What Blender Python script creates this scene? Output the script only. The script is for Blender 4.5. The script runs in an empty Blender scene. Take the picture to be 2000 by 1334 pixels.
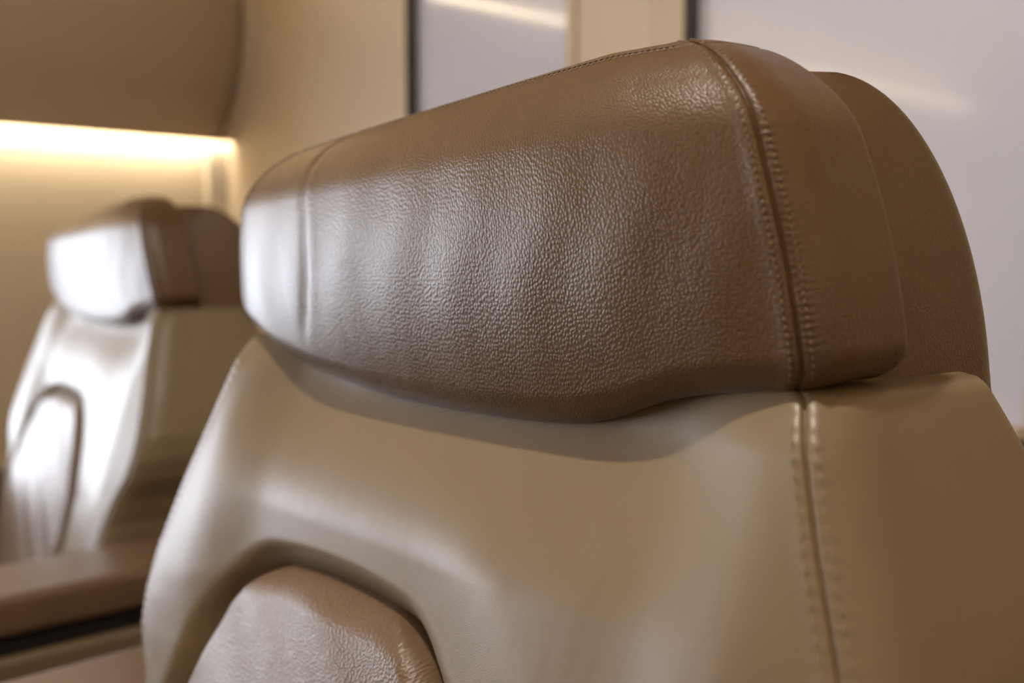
import bpy, math
import numpy as np
from mathutils import Vector, Matrix

SC = bpy.context.scene
COL = SC.collection
EYE = 1.08                     # camera height above the cabin floor

# ------------------------------------------------------------------ materials
def new_mat(name):
    m = bpy.data.materials.new(name); m.use_nodes = True
    nt = m.node_tree
    return m, nt, nt.nodes['Principled BSDF']

def N(nt, typ, **kw):
    n = nt.nodes.new(typ)
    for k, v in kw.items():
        if hasattr(n, k): setattr(n, k, v)
        else: n.inputs[k].default_value = v
    return n

def leather(name, col, rough, cell, depth, strength, var=0.10, spec=0.5, crease=0.0, uv=True):
    m, nt, b = new_mat(name)
    L = nt.links.new
    tc = N(nt, 'ShaderNodeTexCoord')
    # warped cells give the pebbled grain
    src = tc.outputs['UV'] if uv else tc.outputs['Object']     # the seat's hides carry a flat pattern in metres
    wn = N(nt, 'ShaderNodeTexNoise', Scale=70.0, Detail=2.0)
    L(src, wn.inputs['Vector'])
    sub = N(nt, 'ShaderNodeVectorMath', operation='SUBTRACT'); sub.inputs[1].default_value = (.5, .5, .5)
    L(wn.outputs['Color'], sub.inputs[0])
    scl = N(nt, 'ShaderNodeVectorMath', operation='SCALE'); scl.inputs['Scale'].default_value = 0.0035
    L(sub.outputs[0], scl.inputs[0])
    add = N(nt, 'ShaderNodeVectorMath', operation='ADD')
    L(src, add.inputs[0]); L(scl.outputs[0], add.inputs[1])
    vo = N(nt, 'ShaderNodeTexVoronoi', feature='SMOOTH_F1', Scale=1.0 / cell, Randomness=0.75)
    if uv: vo.voronoi_dimensions = '2D'
    vo.inputs['Smoothness'].default_value = .25
    L(add.outputs[0], vo.inputs['Vector'])
    mr = N(nt, 'ShaderNodeMapRange', interpolation_type='SMOOTHSTEP')
    mr.inputs['From Min'].default_value = .05; mr.inputs['From Max'].default_value = .62
    mr.inputs['To Min'].default_value = 1.0; mr.inputs['To Max'].default_value = 0.0
    L(vo.outputs['Distance'], mr.inputs['Value'])
    fine = N(nt, 'ShaderNodeTexNoise', Scale=4200.0, Detail=2.0)
    L(tc.outputs['Object'], fine.inputs['Vector'])
    mix = N(nt, 'ShaderNodeMath', operation='MULTIPLY_ADD'); mix.inputs[1].default_value = 0.12
    L(fine.outputs['Fac'], mix.inputs[0]); L(mr.outputs[0], mix.inputs[2])
    bp = N(nt, 'ShaderNodeBump', Strength=strength, Distance=depth)
    L(mix.outputs[0], bp.inputs['Height'])
    # soft undulation of the hide
    un = N(nt, 'ShaderNodeTexNoise', Scale=26.0, Detail=3.0)
    mp = N(nt, 'ShaderNodeMapping'); mp.inputs['Scale'].default_value = (1.6, 1.0, 0.45)
    L(tc.outputs['Object'], mp.inputs['Vector']); L(mp.outputs[0], un.inputs['Vector'])
    bu = N(nt, 'ShaderNodeBump', Strength=0.16, Distance=0.003 + crease)
    L(un.outputs['Fac'], bu.inputs['Height']); L(bp.outputs[0], bu.inputs['Normal'])
    L(bu.outputs[0], b.inputs['Normal'])
    cr = N(nt, 'ShaderNodeMix', data_type='RGBA')
    cr.inputs[6].default_value = tuple(c * (1 - var) for c in col) + (1,)
    cr.inputs[7].default_value = tuple(c * (1 + var) for c in col) + (1,)
    L(un.outputs['Fac'], cr.inputs[0]); L(cr.outputs[2], b.inputs['Base Color'])
    rr = N(nt, 'ShaderNodeMapRange'); rr.inputs['To Min'].default_value = rough - .05; rr.inputs['To Max'].default_value = rough + .05
    L(un.outputs['Fac'], rr.inputs['Value']); L(rr.outputs[0], b.inputs['Roughness'])
    b.inputs['Specular IOR Level'].default_value = spec
    return m

def plain(name, col, rough=.5, spec=.5, metal=0., noise=0.04, scale=3., bump=0.0, coat=0.):
    m, nt, b = new_mat(name)
    L = nt.links.new
    tc = N(nt, 'ShaderNodeTexCoord'); no = N(nt, 'ShaderNodeTexNoise', Scale=scale, Detail=4.0)
    L(tc.outputs['Object'], no.inputs['Vector'])
    cr = N(nt, 'ShaderNodeMix', data_type='RGBA')
    cr.inputs[6].default_value = tuple(c * (1 - noise) for c in col) + (1,)
    cr.inputs[7].default_value = tuple(c * (1 + noise) for c in col) + (1,)
    L(no.outputs['Fac'], cr.inputs[0]); L(cr.outputs[2], b.inputs['Base Color'])
    if bump:
        n2 = N(nt, 'ShaderNodeTexNoise', Scale=900.0, Detail=2.0); L(tc.outputs['Object'], n2.inputs['Vector'])
        bp = N(nt, 'ShaderNodeBump', Strength=.3, Distance=bump); L(n2.outputs['Fac'], bp.inputs['Height']); L(bp.outputs[0], b.inputs['Normal'])
    b.inputs['Roughness'].default_value = rough; b.inputs['Specular IOR Level'].default_value = spec
    b.inputs['Metallic'].default_value = metal; b.inputs['Coat Weight'].default_value = coat
    b.inputs['Coat Roughness'].default_value = .06
    return m

def glow(name, col, strength):
    m, nt, b = new_mat(name)
    b.inputs['Base Color'].default_value = (.8, .8, .8, 1)
    b.inputs['Emission Color'].default_value = tuple(col) + (1,); b.inputs['Emission Strength'].default_value = strength
    return m

BROWN = leather('brown_grained_leather', (.090, .046, .0155), .36, .0022, .00020, .75, var=.10, spec=.5)
BEIGE = leather('beige_smooth_leather', (.168, .119, .066), .41, .0013, .00006, .35, var=.03, spec=.5)
CUSH = leather('tan_grained_leather', (.140, .084, .047), .37, .0024, .00030, .75, var=.08, spec=.5)
ARM = leather('armrest_leather', (.140, .084, .047), .34, .0020, .00022, .7, uv=False)
TRIMB = leather('side_panel_leather', (.175, .125, .073), .36, .0011, .00006, .3, var=.03, uv=False)
THREAD_B = plain('brown_thread', (.13, .075, .036), .45, .5, noise=.1)
THREAD_T = plain('beige_thread', (.185, .135, .082), .5, .4, noise=.1)
WALLM = plain('beige_wall_leather', (.56, .465, .345), .55, .35, noise=.03, bump=.0002)
VALM = plain('taupe_valance_fabric', (.56, .465, .35), .6, .3, noise=.03, bump=.0003)
POSTM = plain('beige_lacquer_post', (.50, .41, .30), .4, .4, noise=.03)
PANEL = plain('lilac_gloss_panel', (.57, .575, .665), .10, .5, noise=.02, coat=.3)
DARKM = plain('dark_bronze_trim', (.030, .024, .026), .35, .5, noise=.1)
DADO = plain('olive_taupe_veneer', (.10, .085, .062), .4, .5, noise=.12, scale=14.)
FLOORM = plain('taupe_carpet', (.20, .16, .12), .95, .1, noise=.15, scale=300., bump=.002)
CEILM = plain('cream_headliner', (.62, .55, .45), .7, .3, noise=.02)
BLACKM = plain('black_shadow_gap', (.012, .010, .009), .6, .3)
METAL = plain('satin_metal', (.45, .42, .38), .35, .5, metal=1.)
LEDM = glow('warm_led', (1.0, .86, .63), 75.0)
LEDR = glow('warm_led_dimmed', (1.0, .86, .63), 45.0)
LEDU = glow('warm_led_upper', (1.0, .80, .52), 22.0)
DAY = glow('daylight_pane', (.79, .87, 1.0), 16.0)
SHADE = plain('closed_window_shade', (.55, .50, .44), .6, .3)
LAMPM = glow('lamp_lens', (1.0, .86, .66), 20.0)

# ------------------------------------------------------------------ helpers
def link(name, me, mat, parent=None):
    o = bpy.data.objects.new(name, me); COL.objects.link(o)
    if mat: me.materials.append(mat)
    if parent is not None: o.parent = parent
    return o

def mesh_from(name, verts, faces, mat, parent=None, smooth=True):
    me = bpy.data.meshes.new(name)
    me.from_pydata([tuple(map(float, v)) for v in verts], [], faces)
    me.validate(); me.update()
    if smooth:
        me.polygons.foreach_set('use_smooth', [True] * len(me.polygons))
    return link(name, me, mat, parent)

def grid_faces(nr, nc, flip=False, off=0):
    f = []
    for i in range(nr - 1):
        for j in range(nc - 1):
            a = off + i * nc + j
            q = (a, a + 1, a + nc + 1, a + nc)
            f.append(q[::-1] if flip else q)
    return f

def box_geo(x0, x1, y0, y1, z0, z1):
    v = [(x, y, z) for z in (z0, z1) for y in (y0, y1) for x in (x0, x1)]
    f = [(0, 2, 3, 1), (4, 5, 7, 6), (0, 1, 5, 4), (2, 6, 7, 3), (0, 4, 6, 2), (1, 3, 7, 5)]
    return v, f

def box(name, x0, x1, y0, y1, z0, z1, mat, parent=None, bevel=0., seg=3):
    v, f = box_geo(x0, x1, y0, y1, z0, z1)
    o = mesh_from(name, v, f, mat, parent, smooth=bool(bevel))
    if bevel:
        b = o.modifiers.new('bevel', 'BEVEL'); b.width = bevel; b.segments = seg; b.limit_method = 'NONE'
        w = o.modifiers.new('wn', 'WEIGHTED_NORMAL')
    return o

def boxes(name, lst, mat, parent=None, smooth=False):
    V, F = [], []
    for b in lst:
        v, f = box_geo(*b); k = len(V); V += v; F += [tuple(i + k for i in q) for q in f]
    return mesh_from(name, V, F, mat, parent, smooth)

def empty(name, loc, rz=0., label=None, cat=None, group=None):
    o = bpy.data.objects.new(name, None); COL.objects.link(o)
    o.location = loc; o.rotation_euler = (0, 0, rz); o.empty_display_size = .1
    tag(o, label, cat, group); return o

def tag(o, label=None, cat=None, group=None, kind=None):
    for k, v in (('label', label), ('category', cat), ('group', group), ('kind', kind)):
        if v: o[k] = v
    return o

def sstep(x, a, b):
    t = np.clip((np.asarray(x, float) - a) / (b - a), 0, 1); return t * t * (3 - 2 * t)

# ------------------------------------------------------------------ upholstered bodies
D_FINE = np.array([-.030, -.022, -.016, -.012, -.009, -.007, -.0055, -.0042, -.003, -.0022, -.0015, -.0009, -.0004, 0,
                   .0004, .0009, .0015, .0022, .003, .0042, .0055, .007, .009, .012, .016])
def plan_nodes(nf=44):
    return np.linspace(0, 1, nf)[:-1]

def half_plan(hs, La, p1, p2, side, back_r, back, nf=44):
    """Right half of a plan section, walked from the front centre to the rear centre.
    hs: arc length to the seam; La: corner length; p1/p2: headings (deg) at the seam and on the side;
    side: straight side length; back_r: rear corner length; back: remaining run along the back."""
    s_end = hs + La + side + back_r + back
    S = np.linspace(0, s_end, 3000)
    p1, p2 = math.radians(p1), math.radians(p2)
    c0 = hs - .25 * La
    ph = np.where(S < c0, p1 * (S / max(c0, 1e-6)) ** 2.0, 0.)
    t = np.clip((S - c0) / La, 0, 1); ph = np.where(S >= c0, p1 + (p2 - p1) * (t * t * (3 - 2 * t) * .6 + t * .4), ph)
    r0 = hs + La + side
    t = np.clip((S - r0) / back_r, 0, 1); ph = np.where(S >= r0, p2 + (math.pi - p2) * t, ph)
    ds = S[1] - S[0]
    x = np.concatenate([[0], np.cumsum(np.cos(.5 * (ph[1:] + ph[:-1])) * ds)])
    v = np.concatenate([[0], np.cumsum(np.sin(.5 * (ph[1:] + ph[:-1])) * ds)])
    nodes = np.concatenate([plan_nodes(nf) * (hs - .032), hs + D_FINE,
                            np.linspace(hs + .020, r0, 22), np.linspace(r0, r0 + back_r, 14)[1:],
                            [s_end]])
    return np.interp(nodes, S, x), np.interp(nodes, S, v), nodes - hs

def full_plan(*a, **k):
    x, v, d = half_plan(*a, **k)
    X = np.concatenate([-x[::-1], x[1:]]); V = np.concatenate([v[::-1], v[1:]]); D = np.concatenate([d[::-1], d[1:]])
    return X, V, D

def groove(d, w, depth):
    return depth * np.exp(-(d / w) ** 2)

def normals(P):
    du = np.gradient(P, axis=1); dv = np.gradient(P, axis=0)
    n = np.cross(du, dv); l = np.linalg.norm(n, axis=2, keepdims=True); return n / np.maximum(l, 1e-12)

def stitch_run(line, nor, pitch, length, r, lift=.0001):
    """little raised stitches along a polyline on a surface"""
    V, F = [], []
    seg = np.linalg.norm(np.diff(line, axis=0), axis=1); acc = np.concatenate([[0], np.cumsum(seg)])
    k = pitch * .5
    while k < acc[-1] - pitch * .5:
        p = np.array([np.interp(k, acc, line[:, i]) for i in range(3)])
        q = np.array([np.interp(k + .0005, acc, line[:, i]) for i in range(3)])
        n = np.array([np.interp(k, acc, nor[:, i]) for i in range(3)])
        t = q - p; t /= np.linalg.norm(t); n -= t * (n @ t); n /= np.linalg.norm(n); b = np.cross(n, t)
        b0 = len(V)
        for a in np.linspace(-1, 1, 5):
            rr = r * math.sqrt(max(0.03, 1 - a * a))
            for h in range(6):
                an = h * math.pi / 3
                V.append(p + n * lift + t * a * length / 2 + b * math.cos(an) * rr + n * math.sin(an) * rr)
        for i in range(4):
            for h in range(6):
                F.append((b0 + i * 6 + h, b0 + i * 6 + (h + 1) % 6, b0 + (i + 1) * 6 + (h + 1) % 6, b0 + (i + 1) * 6 + h))
        F.append(tuple(b0 + h for h in range(5, -1, -1))); F.append(tuple(b0 + 24 + h for h in range(6)))
        k += pitch
    return V, F

UC = -.065            # seat centre line against the seat's own origin
H0 = 1.012            # height of the headrest's lower edge above the floor

def to_obj(P):
    Q = P.copy(); Q[..., 0] += UC; Q[..., 2] += H0; return Q

def add_uv(o, uv):
    me = o.data; idx = np.empty(len(me.loops), np.int32); me.loops.foreach_get('vertex_index', idx)
    lay = me.uv_layers.new(name='hide'); lay.data.foreach_set('uv', uv[idx].astype(np.float32).ravel())

def add_grid(name, P, mat, parent, cap_first=False, cap_last=False):
    nr, nc = P.shape[:2]
    V = to_obj(P).reshape(-1, 3); F = grid_faces(nr, nc)
    F = list(F)
    for i in range(nr - 1):                       # close round the back
        F.append((i * nc + nc - 1, i * nc, (i + 1) * nc, (i + 1) * nc + nc - 1))
    if cap_first: F.append(tuple(range(nc - 1, -1, -1)))
    if cap_last: F.append(tuple((nr - 1) * nc + j for j in range(nc)))
    o = mesh_from(name, V, F, mat, parent)
    mid = P[nr // 2]; u = np.concatenate([[0], np.cumsum(np.linalg.norm(np.diff(mid, axis=0), axis=1))])
    w = np.concatenate([[0], np.cumsum(np.linalg.norm(np.diff(P, axis=0), axis=2).mean(1))])
    add_uv(o, np.stack([np.tile(u, nr), np.repeat(w, nc)], 1)); return o

# ---- headrest pad
PBX = np.array([-.31, -.285, -.255, -.222, -.158, -.086, .006, .083, .128, .149, .176, .198, .238, .282, .298, .310])
PBZ = np.array([.020, .012, .000, -.014, -.028, -.036, -.038, -.037, -.034, -.030, -.022, -.012, -.004, -.001, .004, .012])
def pad_bottom(x):
    k = np.array([-.012, -.006, 0, .006, .012])
    return sum(np.interp(x + d, PBX, PBZ) for d in k) / 5

def pad_top(x):
    return .190 + .055 * (np.clip(x, -.27, .20) - .13)

def build_pad(parent):
    RZ, RD, T = .060, .066, .072
    rows = []
    for d in np.linspace(.055, .024, 4): rows.append((d, 'b', .003))
    for be in np.linspace(-90, 0, 10)[1:]: rows.append((.024 * (1 - math.cos(math.radians(be))), 'lip', be))
    for q in np.linspace(0, 1, 130)[1:]: rows.append((0., 'f', q))
    tops = sorted(list(np.linspace(0, 90, 56)[1:]) + [59.3, 59.8, 60.2, 60.6, 61.1])
    for be in tops: rows.append((RD * (1 - math.cos(math.radians(be))), 'd', be))
    for d in np.linspace(RD, T - .003, 6)[1:]: rows.append((d, 't', d))
    P = []
    for (dl, kind, a) in rows:
        # z depends on the column, so find it from the nominal plan first
        X, V, D = full_plan(.278, .045, 9, 82, .023, .010, .02)
        zb = pad_bottom(X); ZT = pad_top(X)
        LZ = .022
        if kind == 'b': z = zb + a
        elif kind == 'lip': z = zb + LZ * (1 + math.sin(math.radians(a)))
        elif kind == 'f': z = zb + LZ + a * (ZT - RZ - zb - LZ)
        elif kind == 'd': z = ZT - RZ + RZ * math.sin(math.radians(a)) + 0 * X
        else: z = ZT - .010 * ((a - RD) / (T - RD)) ** 2 + 0 * X
        q = np.clip((z + .02) / (.165 + .02), 0, 1); bul = 4 * q * (1 - q)
        hr = np.abs(X).max()
        sc = 1 - .62 * np.clip(z - .0, 0, 1) * (1 / .97) * .33 / .305 + .010 * bul / hr
        dx = dl * (1.45 if kind in 'dt' else 1.0)
        x = X * sc * (1 - dx / hr)
        depth = T - np.minimum(V, T)
        v = V + dl * depth / T - .008 * bul * depth / T
        puck = 1 + np.where(D * 1 > 0, .22, .10) * np.sin(2 * math.pi * (len(P) * .00105) / .0046 + np.where(X > 0, 0, 1.2))
        g = groove(D, .0012, .0026) - groove(np.abs(D) - .0058, .0036, .0013) * puck        # seam with puckered lips
        # left-hand crease in the hide
        cr = groove(X + .158 - .016 * np.sin(np.clip((z - .0) / .15, -1, 1.2) * 3.0),   .0050, .0019)
        cr = cr * sstep(z, -.005, .03) - groove(X + .150 - .016 * np.sin(np.clip(z / .15, -1, 1.2) * 3.0), .006, .0006) * sstep(z, 0, .04)
        v = v + g * np.where(np.abs(D) < .03, .8, 0) + cr
        x = x - np.sign(X) * g * .45
        if kind == 'd':
            gg = groove(a - 60.2, 1.0, .0016); v = v + gg * .6; z = z - gg * .8
        # slack waves in the hide
        v = v + .0004 * np.sin(x * 95 + 1.3 * np.sin(z * 40)) * sstep(z, -.03, .05) * (1 - sstep(z, .10, .16))
        v = v - .08 * z
        P.append(np.stack([x, v, z], 1))
    P = np.array(P)
    pad = add_grid('headrest_pad', P, BROWN, parent, True, True)
    # stitching
    Q = to_obj(P); nn = normals(Q)
    kinds = [r[1] for r in rows]
    r0, r1 = kinds.index('lip') + 4, len(rows) - 14
    _, _, D = full_plan(.278, .045, 9, 82, .023, .010, .02)
    half = len(D) // 2
    for side in (0, 1):
        V, F = [], []
        for off in (-.0055, .0055):
            idx = [j for j in (range(0, half) if side == 0 else range(half, len(D)))]
            j = min(idx, key=lambda k: abs(D[k] - off))
            v, f = stitch_run(Q[r0:r1, j], nn[r0:r1, j], .0042, .0030, .0007)
            k = len(V); V += v; F += [tuple(i + k for i in q) for q in f]
        mesh_from('stitching', V, F, THREAD_B, pad)
    V, F = [], []
    ri = [i for i, r in enumerate(rows) if r[1] == 'd' and abs(r[2] - 60.2) < .01][0]
    for rr in (ri - 4, ri + 4):
        ja, jb = [min(range(0, half), key=lambda k: abs(D[k] + .012)), min(range(half, len(D)), key=lambda k: abs(D[k] + .012))]
        v, f = stitch_run(Q[rr, ja:jb], nn[rr, ja:jb], .0042, .0030, .0006)
        k = len(V); V += v; F += [tuple(i + k for i in q) for q in f]
    mesh_from('stitching', V, F, THREAD_B, pad)
    return pad

# ---- headrest rear shell
def build_shell(parent):
    rows = []
    for z in np.linspace(-.016, .01, 5): rows.append((0., z))
    RZ, RD = .168, .085
    for be in np.linspace(0, 86, 30)[1:]:
        b = math.radians(be); rows.append((RD * (1 - math.cos(b) ** .9), .01 + RZ * math.sin(b)))
    P = []
    for dl, z in rows:
        X, V, D = full_plan(.252, .050, 6, 79, .100, .055, .12)
        V = V + .042
        hr = np.abs(X).max(); T = V.max(); vc = .105
        x = X * (1 - .55 * dl / hr - .10 * z / hr)
        v = vc + (V - vc) * (1 - dl / .115)
        v = np.where(V > vc, vc + (V - vc) * (1 - dl / .10), vc + (V - vc) * (1 - dl / .12))
        P.append(np.stack([x, v - .04 * z, z + 0 * x], 1))
    return add_grid('headrest_shell', np.array(P), BROWN, parent, True, True)

# ---- backrest
ZK = np.array([.03, .0, -.02, -.07, -.135, -.20, -.235, -.265, -.30, -.34, -.45, -.62])
HK = np.array([.268, .277, .285, .303, .329, .348, .350, .342, .320, .306, .300, .300])
XCU = -.084
ARCH_D = [0, .003, .008, .016, .030, .060, .090, .14, .40]
ARCH_W = [.058, .080, .098, .115, .133, .150, .166, .192, .200]
def arch_top(x): return -.176 - .8 * np.clip(np.asarray(x) - XCU, -.2, .2) ** 2
def cushion_sd(x, z):
    """rough distance outside the lumbar cushion's arch (negative inside)"""
    x = np.asarray(x, float); z = np.asarray(z, float)
    top = arch_top(x)
    hw = .138 + .42 * np.clip(top - z, 0, .12)
    dx = np.abs(x - XCU) - hw + .055; dz = (z - top) + .055
    return np.hypot(np.maximum(dx, 0), np.maximum(dz, 0)) + np.minimum(np.maximum(dx, dz), 0) - .055

def relief(x, z):
    neck = .028 * (1 - sstep(np.abs(x), .14, .31)) * (1 - sstep(-z, .030, .135))
    sd = cushion_sd(x, z)
    pocket = .028 * (1 - sstep(sd, -.014, .026)) + .016 * (1 - sstep(sd, -.02, .115))
    fade = sstep(z, -.62, -.55)
    wing = -.011 * sstep(np.abs(x), .19, .28) * sstep(-z, -.02, .03)
    return neck + pocket * fade + wing

def back_v(z):
    return np.where(z > 0, .008 + .0 * z, .008 + .30 * z)

def build_back(parent):
    zs = np.concatenate([[.002, .002, .001, -.001, -.004], np.linspace(-.007, -.36, 190), np.linspace(-.36, -.60, 20)[1:]])
    ins = np.concatenate([[.05, .012, .004, .0015, .0003], np.zeros(209)])
    P = []
    for z, dl in zip(zs, ins):
        hs = float(np.interp(-z, -ZK, HK)) if False else float(np.interp(z, ZK[::-1], HK[::-1]))
        side = .075 + .60 * min(max(-z, 0), .20)
        X, V, D = full_plan(hs, .052, 7, 80, side, .05, hs * .8)
        hr = np.abs(X).max()
        V = V + float(back_v(z))
        front = 1 - sstep(V - float(back_v(z)), .02, .07)
        rel = relief(X, z + 0 * X) * front
        g = (groove(D, .0013, .0028) - groove(np.abs(D) - .006, .0045, .0010) * (1 + .3 * math.sin(z / .0078 * 2 * math.pi))) * np.where(np.abs(D) < .03, 1, 0)
        x = (X - np.sign(X) * g * .4) * (1 - dl / hr)
        v = V + rel + g * .85 + dl * .4
        P.append(np.stack([x, v, z + 0 * x], 1))
    P = np.array(P)
    back = add_grid('backrest', P, BEIGE, parent, True, True)
    Q = to_obj(P); nn = normals(Q)
    half = len(D) // 2
    for side in (0, 1):
        V, F = [], []
        for off in (-.007, .007):
            idx = range(0, half) if side == 0 else range(half, len(D))
            j = min(idx, key=lambda k: abs(D[k] - off))
            v, f = stitch_run(Q[8:, j], nn[8:, j], .0078, .0052, .0006)
            k = len(V); V += v; F += [tuple(i + k for i in q) for q in f]
        mesh_from('stitching', V, F, THREAD_T, back)
    return back

# ---- lumbar cushion
def build_cushion(parent):
    TOP, BOT = -.172, -.575
    P = []
    zn = np.concatenate([np.linspace(0, .05, 22), np.linspace(.05, TOP - BOT, 50)[1:]])
    def hw_at(dz):
        return float(np.interp(dz, ARCH_D, ARCH_W)) + .004
    ts = np.sin(np.linspace(-1, 1, 81) * math.pi / 2)
    for dz in zn:
        w = max(hw_at(float(dz)), .004)
        z = TOP - dz
        x = ts * w + XCU
        edge = np.minimum(w * (1 - np.abs(ts)), 1)
        e2 = np.minimum(edge, dz)
        prof = np.sqrt(np.clip(1 - (1 - np.clip(e2 / .022, 0, 1)) ** 2, 0, 1))
        v = float(back_v(z)) + .038 - .031 * prof - .011 * (1 - ((x - XCU) / .25) ** 2) * np.clip(dz / .1, 0, 1) * prof
        v = v + .0009 * np.sin(x * 60 + z * 80)
        P.append(np.stack([x, v, z + (arch_top(x) + .176)], 1))
    P = np.array(P)
    back = P.copy(); back[..., 1] = np.array([float(back_v(p[0, 2])) for p in P])[:, None] + .05
    nr, nc = P.shape[:2]
    V = np.concatenate([to_obj(P).reshape(-1, 3), to_obj(back).reshape(-1, 3)]); F = grid_faces(nr, nc)
    o = nr * nc
    for i in range(nr - 1):
        F.append((i * nc, (i + 1) * nc, o + (i + 1) * nc, o + i * nc)); F.append((i * nc + nc - 1, o + i * nc + nc - 1, o + (i + 1) * nc + nc - 1, (i + 1) * nc + nc - 1))
    for j in range(nc - 1):
        F.append((j, o + j, o + j + 1, j + 1)); k = (nr - 1) * nc
        F.append((k + j, k + j + 1, o + k + j + 1, o + k + j))
    cu = mesh_from('lumbar_cushion', V, F, CUSH, parent)
    add_uv(cu, V[:, [0, 2]]); return cu

# ---- whole seat
def make_seat():
    root = empty('passenger_seat', (-.494, .401, 0), math.radians(3.0),
                 'beige seat with grained brown headrest, nearest, filling the right of the view', 'seat', 'cabin seats')
    build_shell(root); build_pad(root); build_back(root); build_cushion(root)
    z = lambda a: a + H0
    c = UC
    box('seat_cushion', c - .315, c + .315, -.70, -.13, z(-.66), z(-.545), ARM, root, .04, 5)
    for s in (-1, 1):
        xa, xb = sorted((c + s * .365, c + s * .530))
        arm = box('armrest', xa, xb, -.62, .10, z(-.412), z(-.356), ARM, root, .012, 4)
        box('shadow_gap', xa + .012, xb - .012, -.56, .08, z(-.440), z(-.411), BLACKM, arm)
        box('side_panel', xa, xb, -.66, .12, z(-.80), z(-.439), TRIMB, arm, .010, 3)
    box('seat_frame', c - .350, c + .350, -.66, .12, z(-.76), z(-.655), TRIMB, root, .02, 3)
    box('pedestal', c - .22, c + .22, -.52, -.02, 0.0, z(-.74), DARKM, root, .015, 3)
    return root

def copy_tree(o, parent=None):
    c = o.copy(); COL.objects.link(c)
    if parent is not None: c.parent = parent
    for ch in list(o.children): copy_tree(ch, c)
    return c

seat = make_seat()
far = copy_tree(seat)
far.location = (-1.86, .600, 0); far.rotation_euler = (0, 0, math.radians(.5))
far['label'] = 'identical beige and brown seat farther back at left, beneath the lit strip'
for ch in far.children:
    if not ch.name.startswith('pedestal'): ch.location.z -= .0145

# ------------------------------------------------------------------ cabin shell
XL, XR, YB, YF, ZC = -2.775, .675, 1.25, -3.14, EYE + 1.02
E = EYE
box('floor', XL - .3, XR + .3, YF - .2, YB + .3, -.05, 0, FLOORM)['kind'] = 'structure'
box('ceiling', XL - .3, XR + .3, YF - .2, YB + .3, ZC, ZC + .05, CEILM)['kind'] = 'structure'

WIN = [(.20, .40), (-.68, .70), (-1.50, .66), (-2.32, .66)]
WZ0, WZ1 = E - .48, E + .18
def sidewall(name, x, out):
    """flat side wall with window openings, thickness going outwards"""
    lst = []; xo = x + out * .18; xa, xb = min(x, xo), max(x, xo)
    edges = []
    for (yc, w) in WIN: edges.append((yc - w / 2, yc + w / 2))
    edges.sort()
    y = YF - .1
    for a, b in edges:
        lst.append((xa, xb, y, a, 0, ZC)); lst.append((xa, xb, a, b, 0, WZ0)); lst.append((xa, xb, a, b, WZ1, ZC)); y = b
    yend = YB - .005 if False else YB + .1
    lst.append((xa, xb, y, yend, 0, ZC))
    o = boxes(name, lst, WALLM); o['kind'] = 'structure'; return o
sidewall('wall_left', XL, -1); sidewall('wall_right', XR, 1)
k = 1
for x, out in ((XL, -1), (XR, 1)):
    for yc, w in WIN:
        a, b = yc - w / 2, yc + w / 2
        xs = sorted((x - out * .012, x + out * .15))
        fr = boxes('window_%d' % k, [(xs[0], xs[1], a - .03, a + .006, WZ0 - .03, WZ1 + .03), (xs[0], xs[1], b - .006, b + .03, WZ0 - .03, WZ1 + .03),
                                     (xs[0], xs[1], a + .006, b - .006, WZ0 - .03, WZ0 + .006), (xs[0], xs[1], a + .006, b - .006, WZ1 - .006, WZ1 + .03)], POSTM)
        fr['kind'] = 'structure'
        xp = sorted((x + out * .15, x + out * .156))
        boxes('window_pane', [(xp[0], xp[1], a, b, WZ0, WZ1)], DAY if out < 0 else SHADE, fr)
        k += 1

# curved valance panels over the side walls
def valance(name, x, out, gap_end):
    prof = [(.135 + .020, .335), (.0 + .02, .330), (-.006, .335), (-.040, .375), (-.092, .437), (-.128, .49), (-.146, .541), (-.160, .60), (-.164, .65), (-.158, .706), (-.140, .76), (-.110, .81), (-.09, .83), (-.075, .835), (-.06, .828)]
    pts = []
    P = np.array([(-q[0] + .055, q[1]) for q in prof[2:]])
    # smooth by subdividing with Chaikin
    for _ in range(3):
        A = [P[0]]
        for i in range(len(P) - 1): A += [P[i] * .75 + P[i + 1] * .25, P[i] * .25 + P[i + 1] * .75]
        A.append(P[-1]); P = np.array(A)
    inn = P + np.array([-.02, 0])
    ring = np.concatenate([P, inn[::-1]])
    V = []
    for y in (YF, gap_end):
        for a, z in ring: V.append((x - out * a, y, E + z))
    n = len(ring)
    F = [(i, (i + 1) % n, n + (i + 1) % n, n + i) for i in range(n)] + [tuple(range(n - 1, -1, -1)), tuple(range(n, 2 * n))]
    o = mesh_from(name, V, F, VALM, None, True); o['kind'] = 'structure'
    o.data.polygons.foreach_set('use_smooth', [len(p.vertices) == 4 for p in o.data.polygons])
    return o, P
val, VP = valance('trim_1', XL, -1, YB - .035)
valance('trim_2', XR, 1, YB - .035)

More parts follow.
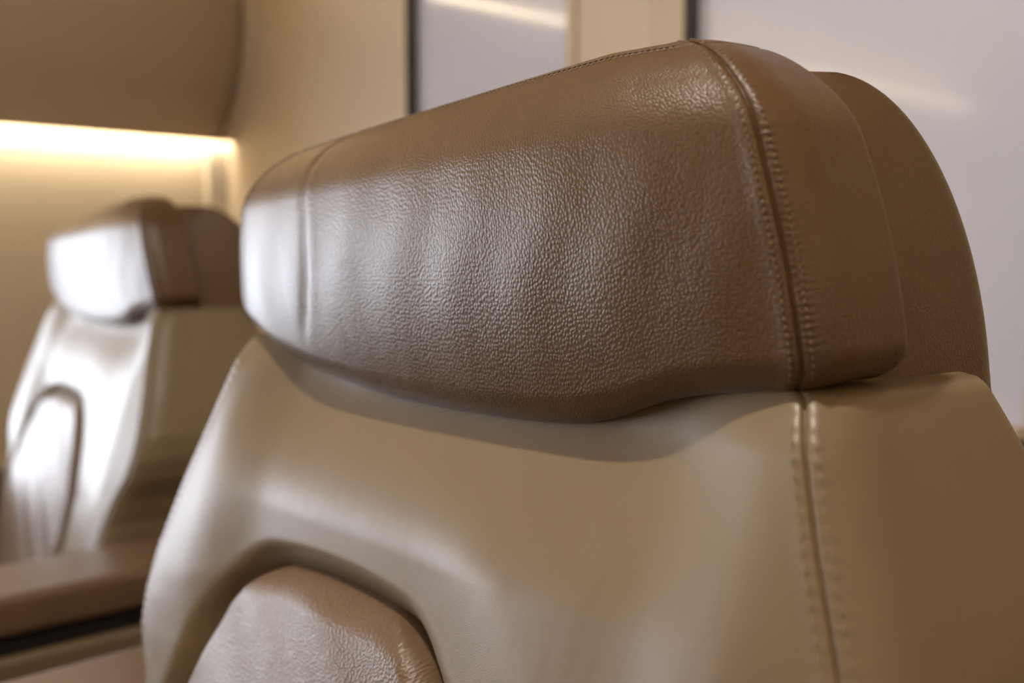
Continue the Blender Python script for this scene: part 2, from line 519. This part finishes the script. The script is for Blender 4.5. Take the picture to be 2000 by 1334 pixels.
# ------------------------------------------------------------------ bulkhead behind the seats
PL = (-1.832, -1.324); PR = (-1.052, -.515); PZ0 = E - .205; PZ1 = E + .86
wb = boxes('wall_back', [(XL - .1, PL[0], YB, YB + .12, 0, ZC), (PL[1], PR[0], YB, YB + .12, 0, ZC), (PR[1], XR + .1, YB, YB + .12, 0, ZC),
                         (PL[0], PL[1], YB, YB + .12, PZ1, ZC), (PR[0], PR[1], YB, YB + .12, PZ1, ZC),
                         (PL[0], PL[1], YB, YB + .12, 0, PZ0 - .012), (PR[0], PR[1], YB, YB + .12, 0, PZ0 - .012)], WALLM)
wb['kind'] = 'structure'
for nm, p, lab in (('wall_panel', PL, 'glossy lilac-grey panel left of the beige post, nearer the left seat'),
                   ('wall_panel', PR, 'wide glossy lilac-grey panel right of the beige post, behind the near headrest')):
    o = box(nm, p[0] + .009, p[1] - .001, YB + .020, YB + .045, PZ0, PZ1, PANEL)
    tag(o, lab, 'panel', 'glossy panels in the back wall')
    boxes('panel_frame', [(p[0], p[0] + .009, YB - .004, YB + .045, PZ0, PZ1)], DARKM, o)
    boxes('panel_sill', [(p[0], p[1], YB - .012, YB + .045, PZ0 - .012, PZ0)], POSTM, o)
t = boxes('trim_3', [(PL[1] + .0, PL[1] + .022, YB - .006, YB + .02, PZ0, PZ1), (PR[0] - .075, PR[0] - .03, YB - .004, YB, PZ0, PZ1), (PR[0] - .03, PR[0], YB - .008, YB + .02, PZ0, PZ1)], POSTM)
t['kind'] = 'structure'
d = boxes('trim_4', [(PL[0] - .1, XR, YB - .006, YB, .1, PZ0 - .012)], DADO); d['kind'] = 'structure'
# valance-coloured strip closing the joint where the valance meets the bulkhead
ring = np.concatenate([VP, (VP + np.array([-.02, 0]))[::-1]])
V = [(XL + a + .012, y, E + z) for y in (YB - .036, YB) for a, z in ring]; n = len(ring)
g = mesh_from('trim_5', V, [(i, (i + 1) % n, n + (i + 1) % n, n + i) for i in range(n)], VALM, None, True); g['kind'] = 'structure'
t6 = boxes('trim_6', [(XL, XL + .026, YB - .06, YB, .1, E + .322)], CEILM); t6['kind'] = 'structure'  # paler trim added for the bright band of the LED-lit corner recess
wf = boxes('wall_front', [(XL - .1, XR + .1, YF - .12, YF, 0, ZC)], DADO); wf['kind'] = 'structure'

# ------------------------------------------------------------------ lights
def strip(name, x0, x1, y0, y1, z0, z1, mat, lab):
    o = box(name, x0, x1, y0, y1, z0, z1, mat); tag(o, lab, 'light'); return o
strip('light_strip', XL + .030, XL + .042, YF + .02, YB - .002, E + .345, E + .353, LEDM, 'warm glowing light strip under the curved panel on the left wall')
strip('light_strip', XR - .042, XR - .030, YF + .02, YB - .002, E + .345, E + .353, LEDR, 'warm light strip under the curved panel on the right wall')
strip('light_strip', XL + .065, XL + .085, YF + .02, YB - .045, E + .855, E + .866, LEDU, 'warm light strip above the curved panel on the left wall')
strip('light_strip', XR - .085, XR - .065, YF + .02, YB - .045, E + .855, E + .866, LEDU, 'warm light strip above the curved panel on the right wall')

def area(name, loc, target, sx, sy, power, col, spread=180):
    l = bpy.data.lights.new(name, 'AREA'); l.shape = 'RECTANGLE'; l.size = sx; l.size_y = sy; l.energy = power; l.color = col
    l.spread = math.radians(spread)
    o = bpy.data.objects.new(name, l); COL.objects.link(o); o.location = loc
    o.rotation_euler = (Vector(target) - Vector(loc)).to_track_quat('-Z', 'Y').to_euler(); return o
area('reading_lamp', (-.42, -.02, ZC - .02), (-.55, .3, 1.0), .05, .05, 12.0, (1.0, .90, .76))
area('ceiling_lamp', (-1.05, -1.2, ZC - .02), (-1.05, -1.2, 0), 1.0, 2.4, 3.0, (1.0, .90, .76))

w = bpy.data.worlds.new('world'); SC.world = w; w.use_nodes = True
w.node_tree.nodes['Background'].inputs['Color'].default_value = (.6, .7, .9, 1)
w.node_tree.nodes['Background'].inputs['Strength'].default_value = .3

# ------------------------------------------------------------------ camera
cam = bpy.data.cameras.new('camera'); cam.lens = 35.0; cam.sensor_width = 36.0; cam.sensor_fit = 'HORIZONTAL'
cam.clip_start = .02
co = bpy.data.objects.new('camera', cam); COL.objects.link(co)
th = math.atan2(1643, 1944.44); pitch = math.atan(159 / 1944.44)
fwd = Vector((-math.cos(th), math.sin(th), 0)) * math.cos(pitch) + Vector((0, 0, -math.sin(pitch)))
co.location = (0, 0, EYE); co.rotation_euler = fwd.to_track_quat('-Z', 'Y').to_euler()
cam.dof.use_dof = True; cam.dof.focus_distance = .60; cam.dof.aperture_fstop = 3.4
SC.camera = co

SC.view_settings.view_transform = 'Standard'; SC.view_settings.look = 'None'
SC.view_settings.exposure = 0.0; SC.view_settings.gamma = 1.0; SC.view_settings.use_curve_mapping = False
SC.cycles.use_denoising = True
SC.cycles.max_bounces = 10; SC.cycles.diffuse_bounces = 5; SC.cycles.glossy_bounces = 4
SC.cycles.sample_clamp_indirect = 6.0
